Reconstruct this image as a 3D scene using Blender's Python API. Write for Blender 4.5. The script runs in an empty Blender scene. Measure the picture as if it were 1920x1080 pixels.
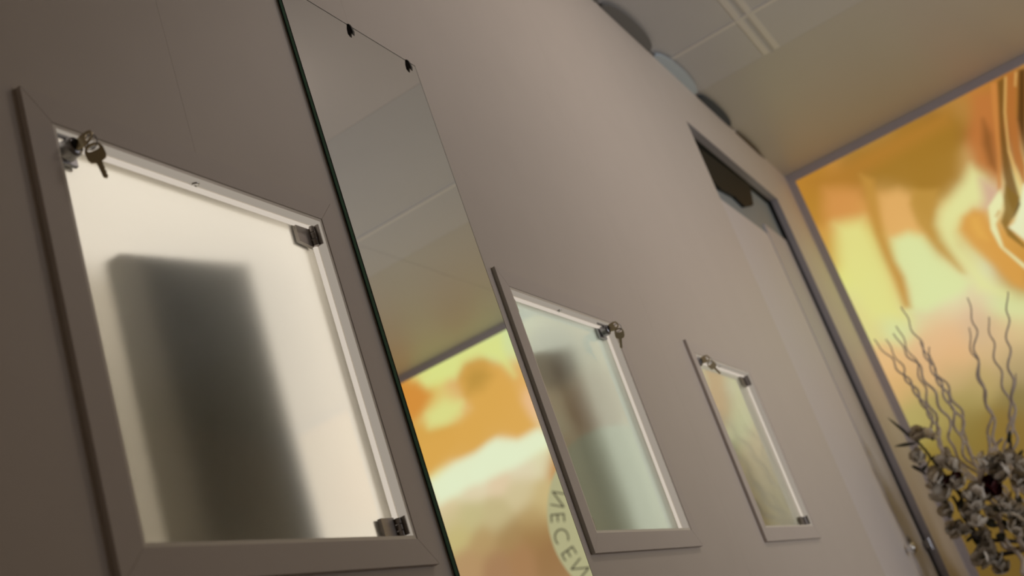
import bpy, bmesh, math, random
from mathutils import Vector, Matrix
random.seed(7)
S = bpy.context.scene
COL = S.collection

# ------------------------------------------------------------------ camera, light, exposure
# The camera sits at the origin; x runs along the wall, y towards the wall (its face is at y = 1.01), z is up.
F = Vector((0.86612476, 0.36353403, 0.34303194))
R = Vector((0.47066484, -0.8241903, -0.31493643))
U = Vector((-0.16823349, -0.43422731, 0.88495431))
FPX = 2193.4
cd = bpy.data.cameras.new('camera'); cam = bpy.data.objects.new('camera', cd); COL.objects.link(cam)
cam.matrix_world = Matrix(((R.x, U.x, -F.x, 0), (R.y, U.y, -F.y, 0), (R.z, U.z, -F.z, 0), (0, 0, 0, 1)))
cd.sensor_width = 36; cd.lens = 36 * FPX / 1920
cd.clip_start = 0.05; cd.clip_end = 60
cd.dof.use_dof = True; cd.dof.focus_distance = 2.35; cd.dof.aperture_fstop = 3.4
S.camera = cam
S.view_settings.view_transform = 'Standard'; S.view_settings.look = 'None'
S.view_settings.gamma = 1; S.view_settings.use_curve_mapping = False
S.view_settings.exposure = 0.0
w = bpy.data.worlds.new('world'); S.world = w; w.use_nodes = True
w.node_tree.nodes['Background'].inputs[0].default_value = (0.5, 0.48, 0.46, 1)
w.node_tree.nodes['Background'].inputs[1].default_value = 0.05

def lamp(name, loc, target, size, power, colour, shape='DISK', spread=180):
    l = bpy.data.lights.new(name, 'AREA'); l.shape = shape; l.size = size; l.energy = power; l.color = colour
    l.spread = math.radians(spread)
    o = bpy.data.objects.new(name, l); COL.objects.link(o); o.location = loc
    o.rotation_euler = (Vector(target) - Vector(loc)).to_track_quat('-Z', 'Y').to_euler()
    return o
lamp('ceiling_lamp', (3.5, -0.45, 2.70), (3.7, 0.3, 0.6), 0.5, 10.8, (1.0, 0.85, 0.74))
lamp('ceiling_fill_light', (4.3, -3.3, 0.6), (5.6, 0.6, 2.2), 1.7, 44, (0.91, 0.93, 1.0), 'SQUARE', 130)  # unseen cool fill, added to whiten the ceiling and lift door and flowers
lamp('near_end_fill_light', (-1.7, -0.6, 1.0), (2.5, 0.6, 0.7), 1.0, 1.3, (1.0, 0.88, 0.78))  # weak unseen fill, added to light the frame sides from the near end

def at(px, py, X=None, Y=None, Z=None):
    """the point where the sight line through a photograph pixel crosses one plane of the room"""
    d = F + R * ((px - 960) / FPX) - U * ((py - 540) / FPX)
    k = X / d.x if X is not None else (Y / d.y if Y is not None else Z / d.z)
    return d * k

# ------------------------------------------------------------------ materials
def lin(h):
    v = [int(h[i:i + 2], 16) / 255 for i in (0, 2, 4)]
    return tuple(c / 12.92 if c <= 0.04045 else ((c + 0.055) / 1.055) ** 2.4 for c in v) + (1,)
def mat(name, colour, rough=0.5, metal=0.0, grain=0.0, scale=40, bump=0.0, spec=0.5, stretch=(1, 1, 1), coat=0.0):
    m = bpy.data.materials.new(name); m.use_nodes = True
    n = m.node_tree; b = n.nodes['Principled BSDF']
    c = lin(colour) if isinstance(colour, str) else tuple(colour) + (1,)
    b.inputs['Base Color'].default_value = c
    b.inputs['Roughness'].default_value = rough; b.inputs['Metallic'].default_value = metal
    b.inputs['Specular IOR Level'].default_value = spec
    b.inputs['Coat Weight'].default_value = coat
    if grain or bump:
        g = n.nodes.new('ShaderNodeNewGeometry')
        mp = n.nodes.new('ShaderNodeMapping'); mp.inputs['Scale'].default_value = stretch
        n.links.new(g.outputs['Position'], mp.inputs[0])
        t = n.nodes.new('ShaderNodeTexNoise'); t.inputs['Scale'].default_value = scale; t.inputs['Detail'].default_value = 5
        n.links.new(mp.outputs[0], t.inputs['Vector'])
        if grain:
            r = n.nodes.new('ShaderNodeMix'); r.data_type = 'RGBA'
            r.inputs['A'].default_value = tuple(x * (1 - grain) for x in c[:3]) + (1,)
            r.inputs['B'].default_value = tuple(min(1, x * (1 + grain)) for x in c[:3]) + (1,)
            n.links.new(t.outputs['Fac'], r.inputs['Factor']); n.links.new(r.outputs['Result'], b.inputs['Base Color'])
        if bump:
            bp = n.nodes.new('ShaderNodeBump'); bp.inputs['Strength'].default_value = bump; bp.inputs['Distance'].default_value = 0.002
            n.links.new(t.outputs['Fac'], bp.inputs['Height']); n.links.new(bp.outputs[0], b.inputs['Normal'])
    return m
M = {}
M['wall'] = mat('wall_paint', (0.66, 0.595, 0.535), 0.55, grain=0.03, scale=6, bump=0.04)
M['frame'] = mat('frame_lacquer', (0.655, 0.59, 0.54), 0.55, grain=0.02, scale=9)
M['cream'] = mat('cream_lining', (0.88, 0.83, 0.74), 0.4, grain=0.05, scale=30, bump=0.15, stretch=(1, 1, 0.2))
M['ceil_a'] = mat('ceiling_panel_warm', (0.60, 0.56, 0.53), 0.45, grain=0.02, scale=3)
M['ceil_b'] = mat('ceiling_panel_grey', (0.53, 0.52, 0.51), 0.40, grain=0.02, scale=3)
M['ceil_c'] = mat('ceiling_panel_olive', (0.50, 0.48, 0.44), 0.40, grain=0.02, scale=3)
M['ceil_seam'] = mat('ceiling_profile', (0.66, 0.63, 0.58), 0.35)
M['alu'] = mat('anodised_frame', (0.50, 0.46, 0.48), 0.4, metal=0.2, grain=0.03, scale=12)
M['jamb'] = mat('jamb_grey', (0.40, 0.37, 0.38), 0.45, grain=0.02, scale=12)
M['rubber'] = mat('black_rubber', (0.010, 0.011, 0.010), 0.6, spec=0.25)
M['door'] = mat('door_white', (0.72, 0.67, 0.65), 0.6, grain=0.02, scale=8)
M['stile'] = mat('door_stile', (0.58, 0.55, 0.56), 0.55, grain=0.02, scale=8)
M['transom'] = mat('transom_pane', (0.26, 0.31, 0.34), 0.5, grain=0.05, scale=4)
M['chrome'] = mat('chrome', (0.75, 0.74, 0.72), 0.12, metal=1)
M['steel'] = mat('brushed_steel', (0.34, 0.31, 0.29), 0.38, metal=0.85, grain=0.08, scale=60, stretch=(1, 1, 8))
M['zinc'] = mat('satin_zinc', (0.36, 0.36, 0.38), 0.3, metal=0.8, grain=0.05, scale=60)
M['dark'] = mat('dark_metal', (0.007, 0.0065, 0.006), 0.5)
M['brass'] = mat('key_nickel_brass', (0.56, 0.47, 0.29), 0.38, metal=0.35, grain=0.06, scale=200)
M['floor'] = mat('floor_stone', (0.22, 0.19, 0.17), 0.4, grain=0.1, scale=4)
M['box'] = mat('dark_display_box', (0.06, 0.075, 0.065), 0.6, grain=0.06, scale=10)
M['mirror'] = mat('mirror_silver', (0.93, 0.94, 0.93), 0.0, metal=1)
M['glass_edge'] = mat('green_glass_edge', (0.16, 0.42, 0.28), 0.15, grain=0.1, scale=12, coat=0.6)
M['arris'] = mat('dark_glass_arris', (0.010, 0.016, 0.013), 0.2)

M['ink'] = mat('sign_letters', (0.10, 0.085, 0.05), 0.6)
M['twig'] = mat('pale_twig', (0.52, 0.44, 0.36), 0.7, grain=0.25, scale=40)
M['bark'] = mat('dark_bark', (0.035, 0.025, 0.018), 0.8, grain=0.3, scale=60)
M['petal'] = mat('ivory_petal', (0.86, 0.80, 0.70), 0.5, grain=0.08, scale=40)
M['petal2'] = mat('ivory_petal_dull', (0.72, 0.66, 0.56), 0.55, grain=0.1, scale=40)
M['leaf'] = mat('dark_leaf', (0.05, 0.05, 0.025), 0.5, grain=0.2, scale=40)
M['red'] = mat('dark_red_petal', (0.10, 0.008, 0.008), 0.5)
M['gold'] = mat('gold_grass', (0.40, 0.27, 0.07), 0.4)
M['vase'] = mat('black_vase', (0.010, 0.010, 0.012), 0.25)
M['d_grey'] = mat('disc_grey', (0.17, 0.17, 0.165), 0.3, spec=0.2)  # the disc colours paint in what the mirror-like discs reflect
M['d_pale'] = mat('disc_pale_blue', (0.50, 0.60, 0.68), 0.25, metal=0.2)
M['d_navy'] = mat('disc_navy', (0.03, 0.045, 0.062), 0.3, spec=0.2)
M['d_brown'] = mat('disc_brown', (0.08, 0.06, 0.035), 0.3, spec=0.2)

def led_mat(name, colour, strength):
    m = bpy.data.materials.new(name); m.use_nodes = True; n = m.node_tree; n.nodes.clear()
    e = n.nodes.new('ShaderNodeEmission'); e.inputs[0].default_value = tuple(colour) + (1,); e.inputs[1].default_value = strength
    o = n.nodes.new('ShaderNodeOutputMaterial'); n.links.new(e.outputs[0], o.inputs[0]); return m
M['led'] = led_mat('led_strip', (1.0, 0.90, 0.80), 1.22)
M['sign'] = led_mat('backlit_sign_cream', (0.50, 0.47, 0.26), 0.9)
M['led2'] = led_mat('led_strip_cool', (0.92, 1.0, 0.88), 1.1)
M['led3'] = led_mat('led_strip_dim', (1.0, 0.95, 0.76), 0.85)
M['bead'] = led_mat('bead_glow_emission', (1.0, 0.88, 0.74), 0.62)  # bead is no lamp, emission added so it brightens the niche reveal
M['lip'] = led_mat('lip_glow_emission', (1.0, 0.87, 0.72), 0.34)  # added glow standing in for light from the glass on the reveal

def frosted():
    """smooth clear front, etched body: fresnel reflection over a rough see-through / translucent mix"""
    m = bpy.data.materials.new('frosted_glass'); m.use_nodes = True; n = m.node_tree; n.nodes.clear()
    o = n.nodes.new('ShaderNodeOutputMaterial')
    fr = n.nodes.new('ShaderNodeFresnel'); fr.inputs[0].default_value = 1.52
    gl = n.nodes.new('ShaderNodeBsdfGlossy'); gl.inputs['Roughness'].default_value = 0.045
    rf = n.nodes.new('ShaderNodeBsdfRefraction'); rf.inputs['Roughness'].default_value = 0.50; rf.inputs['IOR'].default_value = 1.12
    rf.inputs['Color'].default_value = (0.96, 0.96, 0.92, 1)
    tr = n.nodes.new('ShaderNodeBsdfTranslucent'); tr.inputs['Color'].default_value = (0.97, 0.95, 0.89, 1)
    a = n.nodes.new('ShaderNodeMixShader'); a.inputs[0].default_value = 0.22
    b = n.nodes.new('ShaderNodeMixShader')
    n.links.new(rf.outputs[0], a.inputs[1]); n.links.new(tr.outputs[0], a.inputs[2])
    ge = n.nodes.new('ShaderNodeNewGeometry'); iv = n.nodes.new('ShaderNodeMath'); iv.operation = 'SUBTRACT'; iv.inputs[0].default_value = 1
    n.links.new(ge.outputs['Backfacing'], iv.inputs[1])                     # no mirror bounce inside the sheet
    dbl = n.nodes.new('ShaderNodeMath'); dbl.operation = 'MULTIPLY'; dbl.use_clamp = True; dbl.inputs[1].default_value = 1.6; n.links.new(fr.outputs[0], dbl.inputs[0])    # both faces reflect
    mu = n.nodes.new('ShaderNodeMath'); mu.operation = 'MULTIPLY'; n.links.new(dbl.outputs[0], mu.inputs[0]); n.links.new(iv.outputs[0], mu.inputs[1])
    n.links.new(mu.outputs[0], b.inputs[0]); n.links.new(a.outputs[0], b.inputs[1]); n.links.new(gl.outputs[0], b.inputs[2])
    n.links.new(b.outputs[0], o.inputs[0]); return m
M['frost'] = frosted()

# ------------------------------------------------------------------ mesh helpers
def link(name, bm, m, parent=None, smooth=False):
    bmesh.ops.recalc_face_normals(bm, faces=bm.faces)
    me = bpy.data.meshes.new(name); bm.to_mesh(me); bm.free()
    for x in (m if isinstance(m, (list, tuple)) else [m]): me.materials.append(x)
    if smooth:
        for p in me.polygons: p.use_smooth = True
    o = bpy.data.objects.new(name, me); COL.objects.link(o)
    if parent is not None: adopt(o, parent)
    return o
def adopt(o, parent):
    o.parent = parent
    if parent.parent is None: o.matrix_parent_inverse = Matrix.Translation(-parent.location)
def empty(name, loc):
    o = bpy.data.objects.new(name, None); COL.objects.link(o); o.location = loc; o.empty_display_size = 0.1; return o
def tag(o, label, cat, group=None):
    o['label'] = label; o['category'] = cat
    if group: o['group'] = group
    return o
def struct(o): o['kind'] = 'structure'; return o
def box(bm, x0, x1, y0, y1, z0, z1, bevel=0.0, mi=0):
    v = [bm.verts.new((x, y, z)) for x in (x0, x1) for y in (y0, y1) for z in (z0, z1)]
    fs = [bm.faces.new([v[i] for i in q]) for q in ((0, 1, 3, 2), (4, 6, 7, 5), (0, 4, 5, 1), (2, 3, 7, 6), (0, 2, 6, 4), (1, 5, 7, 3))]
    for f in fs: f.material_index = mi
    if bevel:
        es = list({e for f in fs for e in f.edges})
        bmesh.ops.bevel(bm, geom=es, offset=bevel, segments=2, affect='EDGES', profile=0.6)
    return fs
def prism(bm, pts, vec, mi=0):
    """extrude a closed outline (list of points) by a vector"""
    vec = Vector(vec); a = [bm.verts.new(p) for p in pts]; b = [bm.verts.new(Vector(p) + vec) for p in pts]; n = len(a)
    fs = [bm.faces.new(a), bm.faces.new(b[::-1])] + [bm.faces.new((a[i], b[i], b[(i + 1) % n], a[(i + 1) % n])) for i in range(n)]
    for f in fs: f.material_index = mi
def tube(bm, pts, rad, seg=8, mi=0):
    pts = [Vector(p) for p in pts]; n = len(pts); rs = rad if isinstance(rad, (list, tuple)) else [rad] * n
    prev = None; rings = []
    for i, p in enumerate(pts):
        t = (pts[min(i + 1, n - 1)] - pts[max(i - 1, 0)]).normalized()
        if prev is None: s = t.cross(Vector((0, 0, 1)) if abs(t.z) < 0.9 else Vector((1, 0, 0))).normalized()
        else: s = (prev - t * prev.dot(t)).normalized()
        prev = s; q = t.cross(s)
        rings.append([bm.verts.new(p + (s * math.cos(a) + q * math.sin(a)) * rs[i]) for a in (2 * math.pi * k / seg for k in range(seg))])
    fs = []
    for a, b in zip(rings, rings[1:]):
        for k in range(seg): fs.append(bm.faces.new((a[k], a[(k + 1) % seg], b[(k + 1) % seg], b[k])))
    fs.append(bm.faces.new(rings[0][::-1])); fs.append(bm.faces.new(rings[-1]))
    for f in fs: f.material_index = mi
def lathe(bm, prof, centre, axis, seg=24, mi=0):
    """profile of (radius, height along axis)"""
    c = Vector(centre); ax = Vector(axis).normalized(); s = ax.orthogonal().normalized(); q = ax.cross(s)
    rings = [[bm.verts.new(c + ax * h + (s * math.cos(a) + q * math.sin(a)) * max(r, 1e-5)) for a in (2 * math.pi * k / seg for k in range(seg))] for r, h in prof]
    fs = []
    for a, b in zip(rings, rings[1:]):
        for k in range(seg): fs.append(bm.faces.new((a[k], a[(k + 1) % seg], b[(k + 1) % seg], b[k])))
    fs.append(bm.faces.new(rings[0][::-1])); fs.append(bm.faces.new(rings[-1]))
    for f in fs: f.material_index = mi
def holed_slab(bm, x0, x1, z0, z1, y0, y1, holes):
    """solid slab in the xz plane with rectangular holes"""
    xs = sorted({x0, x1} | {min(max(h[i], x0), x1) for h in holes for i in (0, 1)})
    zs = sorted({z0, z1} | {min(max(h[i], z0), z1) for h in holes for i in (2, 3)})
    def solid(i, k):
        if i < 0 or k < 0 or i >= len(xs) - 1 or k >= len(zs) - 1: return False
        cx, cz = (xs[i] + xs[i + 1]) / 2, (zs[k] + zs[k + 1]) / 2
        return not any(h[0] < cx < h[1] and h[2] < cz < h[3] for h in holes)
    vc = {}
    def V(x, y, z):
        key = (x, y, z)
        if key not in vc: vc[key] = bm.verts.new(key)
        return vc[key]
    for i in range(len(xs) - 1):
        for k in range(len(zs) - 1):
            if not solid(i, k): continue
            a, b, c, d = xs[i], xs[i + 1], zs[k], zs[k + 1]
            bm.faces.new((V(a, y0, c), V(b, y0, c), V(b, y0, d), V(a, y0, d)))
            bm.faces.new((V(a, y1, c), V(a, y1, d), V(b, y1, d), V(b, y1, c)))
            if not solid(i - 1, k): bm.faces.new((V(a, y0, c), V(a, y0, d), V(a, y1, d), V(a, y1, c)))
            if not solid(i + 1, k): bm.faces.new((V(b, y0, c), V(b, y1, c), V(b, y1, d), V(b, y0, d)))
            if not solid(i, k - 1): bm.faces.new((V(a, y0, c), V(a, y1, c), V(b, y1, c), V(b, y0, c)))
            if not solid(i, k + 1): bm.faces.new((V(a, y0, d), V(b, y0, d), V(b, y1, d), V(a, y1, d)))

# artwork of the backlit print: colour samples (y, z, colour) and painted shapes on the panel
PRINT_POINTS = '''0.95,2.64,b8802f 0.86,2.56,b37e2c 0.74,2.50,c68a40 0.57,2.51,a07530 0.39,2.52,a87c38 0.19,2.52,a0722a 0.01,2.50,926526 -0.16,2.59,b0803c -0.28,2.61,bd7e38 -0.34,2.56,a86e2c -0.21,2.41,a0602c 0.20,2.35,ab8238 0.08,2.29,ab843a 0.40,2.39,b48c48 0.46,2.20,dfac62 0.52,2.29,cf9a50 0.36,2.21,b8913f 0.26,2.24,b08a40 0.15,2.18,c09448 0.80,2.38,d2924a 0.90,2.44,b88430 0.96,2.49,b5812e 0.90,2.24,d09a48 0.74,2.27,e0b45c 0.77,2.19,e3cd70 0.89,2.14,d8b860 0.71,2.11,dcc468 0.82,2.04,e2dc80 0.61,2.21,c49040 0.65,2.08,c89645 0.64,1.97,c89642 0.96,2.17,c09238 0.50,2.00,e2e088 0.56,1.97,dcd890 0.48,1.88,dce0a0 0.38,2.02,e2c070 0.43,2.08,e0b060 0.34,2.05,c09545 0.34,1.94,c09a50 0.32,1.82,c89a55 0.23,1.74,d8dca0 0.28,2.02,e0c080 0.26,2.12,d8aa60 0.17,2.06,e4dc90 0.05,2.13,e0dea0 -0.02,2.17,dfdf9a -0.04,2.28,dcb070 0.04,2.21,d2a465 0.24,2.00,e2d890 0.23,1.85,dde0a0 -0.05,2.07,d0a890 -0.08,2.20,c08848 -0.12,2.23,9a6838 0.10,1.89,daa24a 0.16,1.90,d59c48 0.03,1.90,cc9248 0.04,1.75,d59c48 -0.01,1.65,cc9440 0.02,2.03,dcb080 -0.03,1.97,e4dc9a -0.13,2.03,e0d088 0.84,1.94,dfe080 0.80,1.81,d8dfa0 0.81,1.66,d2e2a8 0.88,1.75,d8e098 0.92,1.73,e0c880 0.91,1.64,e0c880 0.97,1.63,d8dc90 0.66,1.82,d8a050 0.66,1.71,dca055 0.66,1.64,dcb878 0.54,1.73,dce3a8 0.54,1.61,d2e2b0 0.38,1.66,d8e2ae 0.37,1.57,dce2b0 0.43,1.56,e2deaa 0.63,1.59,d4e2ae 0.75,1.53,d6dc9c 0.39,1.74,dfe6a0 0.30,1.70,dea860 0.21,1.60,d6e2b8 0.15,1.44,d5e0a0 0.11,1.34,d8dfa0 0.22,1.50,dcdaa8 0.27,1.55,e2c098 0.06,1.54,c48a38 0.03,1.47,b8843c 0.59,1.50,e2c090 0.46,1.49,e0c298 0.51,1.36,e2b888 0.67,1.34,e0b888 0.54,1.22,e0b480 0.34,1.44,dcb896 0.35,1.32,d0b48c 0.25,1.24,d8b68a 0.17,1.21,d8bf8a 0.34,1.14,d2b282 0.93,1.35,e2b880 0.92,1.22,e2b478 0.95,1.19,d0aa70 0.88,1.13,c0a468 0.73,1.21,dab07c 0.59,1.11,c4a874 0.44,1.02,b8a068 0.27,1.01,a89468 0.23,1.08,c0a878 0.88,0.98,b0a060 0.76,0.93,a89458 0.57,0.95,a8965a 0.62,0.83,8e7a40 0.34,0.85,8a7a48 0.44,0.74,8a7038 0.91,0.97,b8aa68 0.76,0.93,a09050 0.91,0.92,a89a58 0.88,0.78,9a8840 0.92,0.67,8a7434 0.75,0.73,8a7840 0.65,0.74,8c7838 0.51,0.73,8a7030 0.96,0.12,9a7838 0.91,0.05,a07c35 0.95,0.19,a07c38 0.73,0.40,7a6030 0.53,0.42,7a6030 0.69,0.15,7a6030 0.89,0.49,80682c 0.95,-0.39,8a6a30 1.63,-0.48,8a6a30 3.15,-0.69,8a6a30 -0.22,0.77,b09050 -0.49,1.32,cc9440 -0.77,1.90,a86e2c -0.99,2.34,7a4a1c -0.83,0.82,d8b070 -1.24,1.63,c08848 0.17,0.27,8a7038 -2.26,2.67,d8923c -2.15,2.56,d89040 -2.09,2.66,dfe088 -1.97,2.65,dfe488 -1.79,2.67,dfe490 -1.62,2.70,dfe094 -1.40,2.66,d2e0a0 -1.39,2.57,d8e0a0 -1.67,2.56,d0984a -1.59,2.46,c09040 -1.71,2.45,c69a48 -1.45,2.41,e0b068 -1.45,2.23,e4b060 -1.53,2.31,d8a850 -1.66,2.28,dcae58 -1.83,2.45,e2b070 -1.92,2.39,e2cc78 -2.01,2.35,dfe090 -2.07,2.45,e0b860 -2.13,2.34,e2d080 -2.21,2.46,dc9a48 -1.90,2.32,e0cc80 -1.83,2.31,e8b878 -2.25,2.28,dca850 -2.24,2.11,d8a244 -2.07,2.12,d8a444 -1.85,2.07,dcaa4c -1.85,2.20,e0b05a -1.61,2.09,dcae58 -1.44,2.08,e4b468 -1.33,2.07,eebf90 -1.44,1.96,e8b268 -1.61,1.99,e8c088 -1.89,1.97,e8c080 -2.08,1.96,e8c88c -2.21,1.93,e8dc98 -1.33,1.94,e8c898 -1.35,1.83,e8efc0 -1.54,1.82,e8f2d0 -1.69,1.89,e6f2cc -1.87,1.84,e8f2d0 -2.10,1.83,e6f2cc -2.23,1.80,e4eec0 -2.22,1.72,e2c8a0 -1.98,1.74,e4d4b0 -1.75,1.73,e4cca8 -1.53,1.72,e2d2b0 -1.38,1.72,e0d8b0 -2.21,1.60,d0c090 -2.05,1.54,c8bc88 -1.85,1.46,c8b888 -1.60,1.54,d4c498 -1.56,1.35,b89c68 -1.46,1.44,ccb680 -2.20,1.45,c8b87c -2.01,1.33,b89a68 -1.81,1.29,a88858 -1.59,1.23,a07c4c -1.56,1.07,9a7448 -1.76,1.12,a87e54 -2.17,1.23,b89468 -1.97,1.14,a8805a -2.29,0.71,a08050 -2.35,3.28,e0e090 -2.77,3.00,d89040 -2.77,2.10,e0a850 -2.78,1.48,d0c090'''
PRINT_SHAPES = [   # soft-edged painted shapes: colour, feather, outline
    ('80662c', 0.12, [(1.3, 0.70), (0.2, 0.62), (-0.9, 0.65), (-0.9, -1.2), (1.3, -1.2)]),
    ('6a5222', 0.12, [(1.3, 0.30), (0.2, 0.25), (-0.9, 0.25), (-0.9, -1.2), (1.3, -1.2)]),
    ('a27628', 0.0439, [(0.513, 2.633), (-0.063, 2.636), (-0.103, 2.546), (-0.047, 2.374), (0.040, 2.203), (0.151, 2.172), (0.237, 2.164), (0.310, 2.057), (0.383, 2.169), (0.356, 2.301), (0.533, 2.473)]),
    ('b07a2e', 0.0338, [(0.880, 2.643), (0.506, 2.648), (-0.066, 2.643), (-0.032, 2.569), (0.349, 2.540), (0.561, 2.526), (0.614, 2.292), (0.630, 2.450), (0.814, 2.550)]),
    ('d2924c', 0.0371, [(0.814, 2.550), (0.616, 2.442), (0.628, 2.262), (0.696, 2.224), (0.795, 2.275), (0.865, 2.274), (0.868, 2.427)]),
    ('e0ac64', 0.0270, [(0.526, 2.337), (0.410, 2.331), (0.343, 2.257), (0.383, 2.096), (0.363, 1.995), (0.443, 2.037), (0.544, 2.034), (0.599, 2.062), (0.593, 2.188)]),
    ('e0dc88', 0.0371, [(0.851, 2.305), (0.683, 2.254), (0.667, 2.098), (0.665, 1.915), (0.677, 1.742), (0.701, 1.543), (0.907, 1.641), (0.947, 1.893), (0.918, 2.116)]),
    ('dae2a2', 0.0236, [(0.571, 2.048), (0.473, 2.043), (0.403, 1.980), (0.377, 1.823), (0.293, 1.658), (0.274, 1.597), (0.338, 1.560), (0.568, 1.549), (0.661, 1.594), (0.622, 1.716), (0.618, 1.909)]),
    ('c08e3e', 0.0152, [(0.575, 2.534), (0.512, 2.461), (0.573, 2.251), (0.606, 2.103), (0.618, 1.927), (0.610, 1.798), (0.652, 1.607), (0.689, 1.625), (0.670, 1.793), (0.666, 1.970), (0.654, 2.146), (0.608, 2.344)]),
    ('bd9040', 0.0152, [(0.329, 2.287), (0.197, 2.215), (0.297, 2.050), (0.298, 1.854), (0.277, 1.664), (0.296, 1.686), (0.357, 1.867), (0.397, 2.066), (0.383, 2.205)]),
    ('e0e09a', 0.0270, [(-0.042, 2.258), (-0.062, 2.164), (-0.041, 2.068), (-0.033, 2.018), (0.063, 2.016), (0.160, 1.978), (0.219, 1.920), (0.246, 1.828), (0.196, 1.662), (0.159, 1.506), (0.119, 1.427), (0.255, 1.536), (0.266, 1.715), (0.304, 1.911), (0.291, 2.011), (0.244, 2.077), (0.139, 2.129), (0.054, 2.174)]),
    ('d0aa90', 0.0236, [(-0.049, 2.154), (-0.123, 2.041), (-0.058, 1.970), (0.006, 1.968), (-0.021, 2.061)]),
    ('d69c48', 0.0169, [(0.069, 2.002), (0.013, 1.954), (0.021, 1.870), (0.011, 1.724), (-0.042, 1.543), (0.016, 1.419), (0.065, 1.477), (0.113, 1.638), (0.169, 1.788), (0.187, 1.921), (0.141, 1.986)]),
    ('e0aa50', 0.0169, [(0.102, 1.966), (0.064, 1.945), (0.072, 1.861), (0.073, 1.791), (0.117, 1.832), (0.122, 1.905)]),
    ('bc7438', 0.0253, [(-0.242, 2.671), (-0.362, 2.619), (-0.264, 2.342), (-0.136, 2.070), (-0.107, 2.176), (-0.064, 2.254), (-0.080, 2.392), (-0.147, 2.502)]),
    ('8a5626', 0.0152, [(-0.224, 2.495), (-0.227, 2.382), (-0.155, 2.150), (-0.133, 2.216), (-0.156, 2.349)]),
    ('c8823e', 0.0084, [(-0.358, 2.678), (-0.399, 2.671), (-0.230, 2.270), (-0.123, 2.041), (-0.084, 1.991), (-0.202, 2.250), (-0.288, 2.495)]),
    ('74501e', 0.0084, [(-0.399, 2.671), (-0.448, 2.680), (-0.315, 2.405), (-0.247, 2.189), (-0.193, 1.933), (-0.125, 1.881), (-0.133, 1.965), (-0.178, 2.119), (-0.262, 2.344)]),
    ('b06c30', 0.0084, [(-0.459, 2.683), (-0.525, 2.680), (-0.404, 2.445), (-0.327, 2.216), (-0.306, 2.101), (-0.246, 1.974), (-0.265, 2.161), (-0.364, 2.468)]),
    ('e0b468', 0.0034, [(-0.448, 2.676), (-0.459, 2.677), (-0.358, 2.472), (-0.275, 2.245), (-0.247, 2.081), (-0.240, 1.978), (-0.231, 1.968), (-0.238, 2.104), (-0.261, 2.235), (-0.349, 2.477)]),
    ('e0b468', 0.0034, [(-0.510, 2.670), (-0.522, 2.672), (-0.476, 2.588), (-0.470, 2.592)]),
    ('4c3010', 0.0101, [(-0.534, 2.674), (-0.575, 2.668), (-0.333, 2.158), (-0.396, 2.395)]),
    ('e6e8ae', 0.0084, [(-0.120, 2.043), (-0.109, 1.978), (-0.063, 1.914), (-0.007, 1.855), (0.015, 1.709), (-0.047, 1.554), (-0.036, 1.529), (0.030, 1.717), (0.031, 1.840), (-0.016, 1.974)]),
    ('e6ebc0', 0.0101, [(-0.247, 2.009), (-0.266, 1.999), (-0.114, 1.678), (-0.075, 1.776), (-0.057, 1.803), (-0.105, 1.821), (-0.163, 1.878)]),
    ('866626', 0.0068, [(-0.159, 2.058), (-0.178, 1.994), (-0.196, 1.949), (-0.154, 1.883), (-0.093, 1.845), (-0.061, 1.810), (-0.098, 1.660), (-0.085, 1.650), (-0.037, 1.761), (-0.039, 1.856), (-0.089, 1.917), (-0.118, 1.991)]),
    ('5c4418', 0.0034, [(-0.189, 1.935), (-0.182, 1.903), (-0.133, 1.859), (-0.067, 1.824), (-0.080, 1.834), (-0.135, 1.876)]),
    ('c89a58', 0.0051, [(-0.061, 1.933), (-0.060, 1.915), (-0.028, 1.893), (-0.023, 1.903)]),
    ('dfe48c', 0.0277, [(-2.139, 2.657), (-1.610, 2.717), (-1.337, 2.696), (-1.365, 2.562), (-1.355, 2.350), (-1.451, 2.517), (-1.580, 2.608), (-1.718, 2.617), (-1.819, 2.536), (-1.943, 2.591), (-2.071, 2.574)]),
    ('d8903c', 0.0277, [(-2.308, 2.668), (-2.139, 2.657), (-2.063, 2.496), (-2.176, 2.418), (-2.287, 2.381), (-2.304, 2.473)]),
    ('dca850', 0.0277, [(-2.309, 2.390), (-2.159, 2.264), (-2.021, 2.248), (-1.905, 2.178), (-2.093, 2.051), (-2.325, 1.941), (-2.323, 2.146)]),
    ('e0e08c', 0.0277, [(-2.141, 2.382), (-1.962, 2.410), (-1.818, 2.347), (-1.872, 2.267), (-2.021, 2.248), (-2.153, 2.282)]),
    ('dfaa52', 0.0243, [(-1.802, 2.486), (-1.711, 2.572), (-1.552, 2.557), (-1.429, 2.455), (-1.385, 2.301), (-1.374, 2.154), (-1.349, 2.043), (-1.312, 1.927), (-1.476, 1.917), (-1.605, 1.991), (-1.724, 1.980), (-1.876, 1.942), (-2.072, 1.981), (-2.298, 1.950), (-2.315, 2.101), (-2.304, 2.200), (-2.089, 2.193), (-1.898, 2.195), (-1.757, 2.259), (-1.795, 2.379)]),
    ('c09442', 0.0382, [(-1.748, 2.504), (-1.671, 2.554), (-1.567, 2.518), (-1.531, 2.428), (-1.634, 2.370), (-1.758, 2.383)]),
    ('e8f1cc', 0.0225, [(-2.296, 1.889), (-2.037, 1.947), (-1.849, 1.951), (-1.654, 1.981), (-1.505, 1.899), (-1.324, 1.908), (-1.229, 1.814), (-1.312, 1.770), (-1.522, 1.738), (-1.749, 1.731), (-2.021, 1.740), (-2.264, 1.715)]),
]

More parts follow.
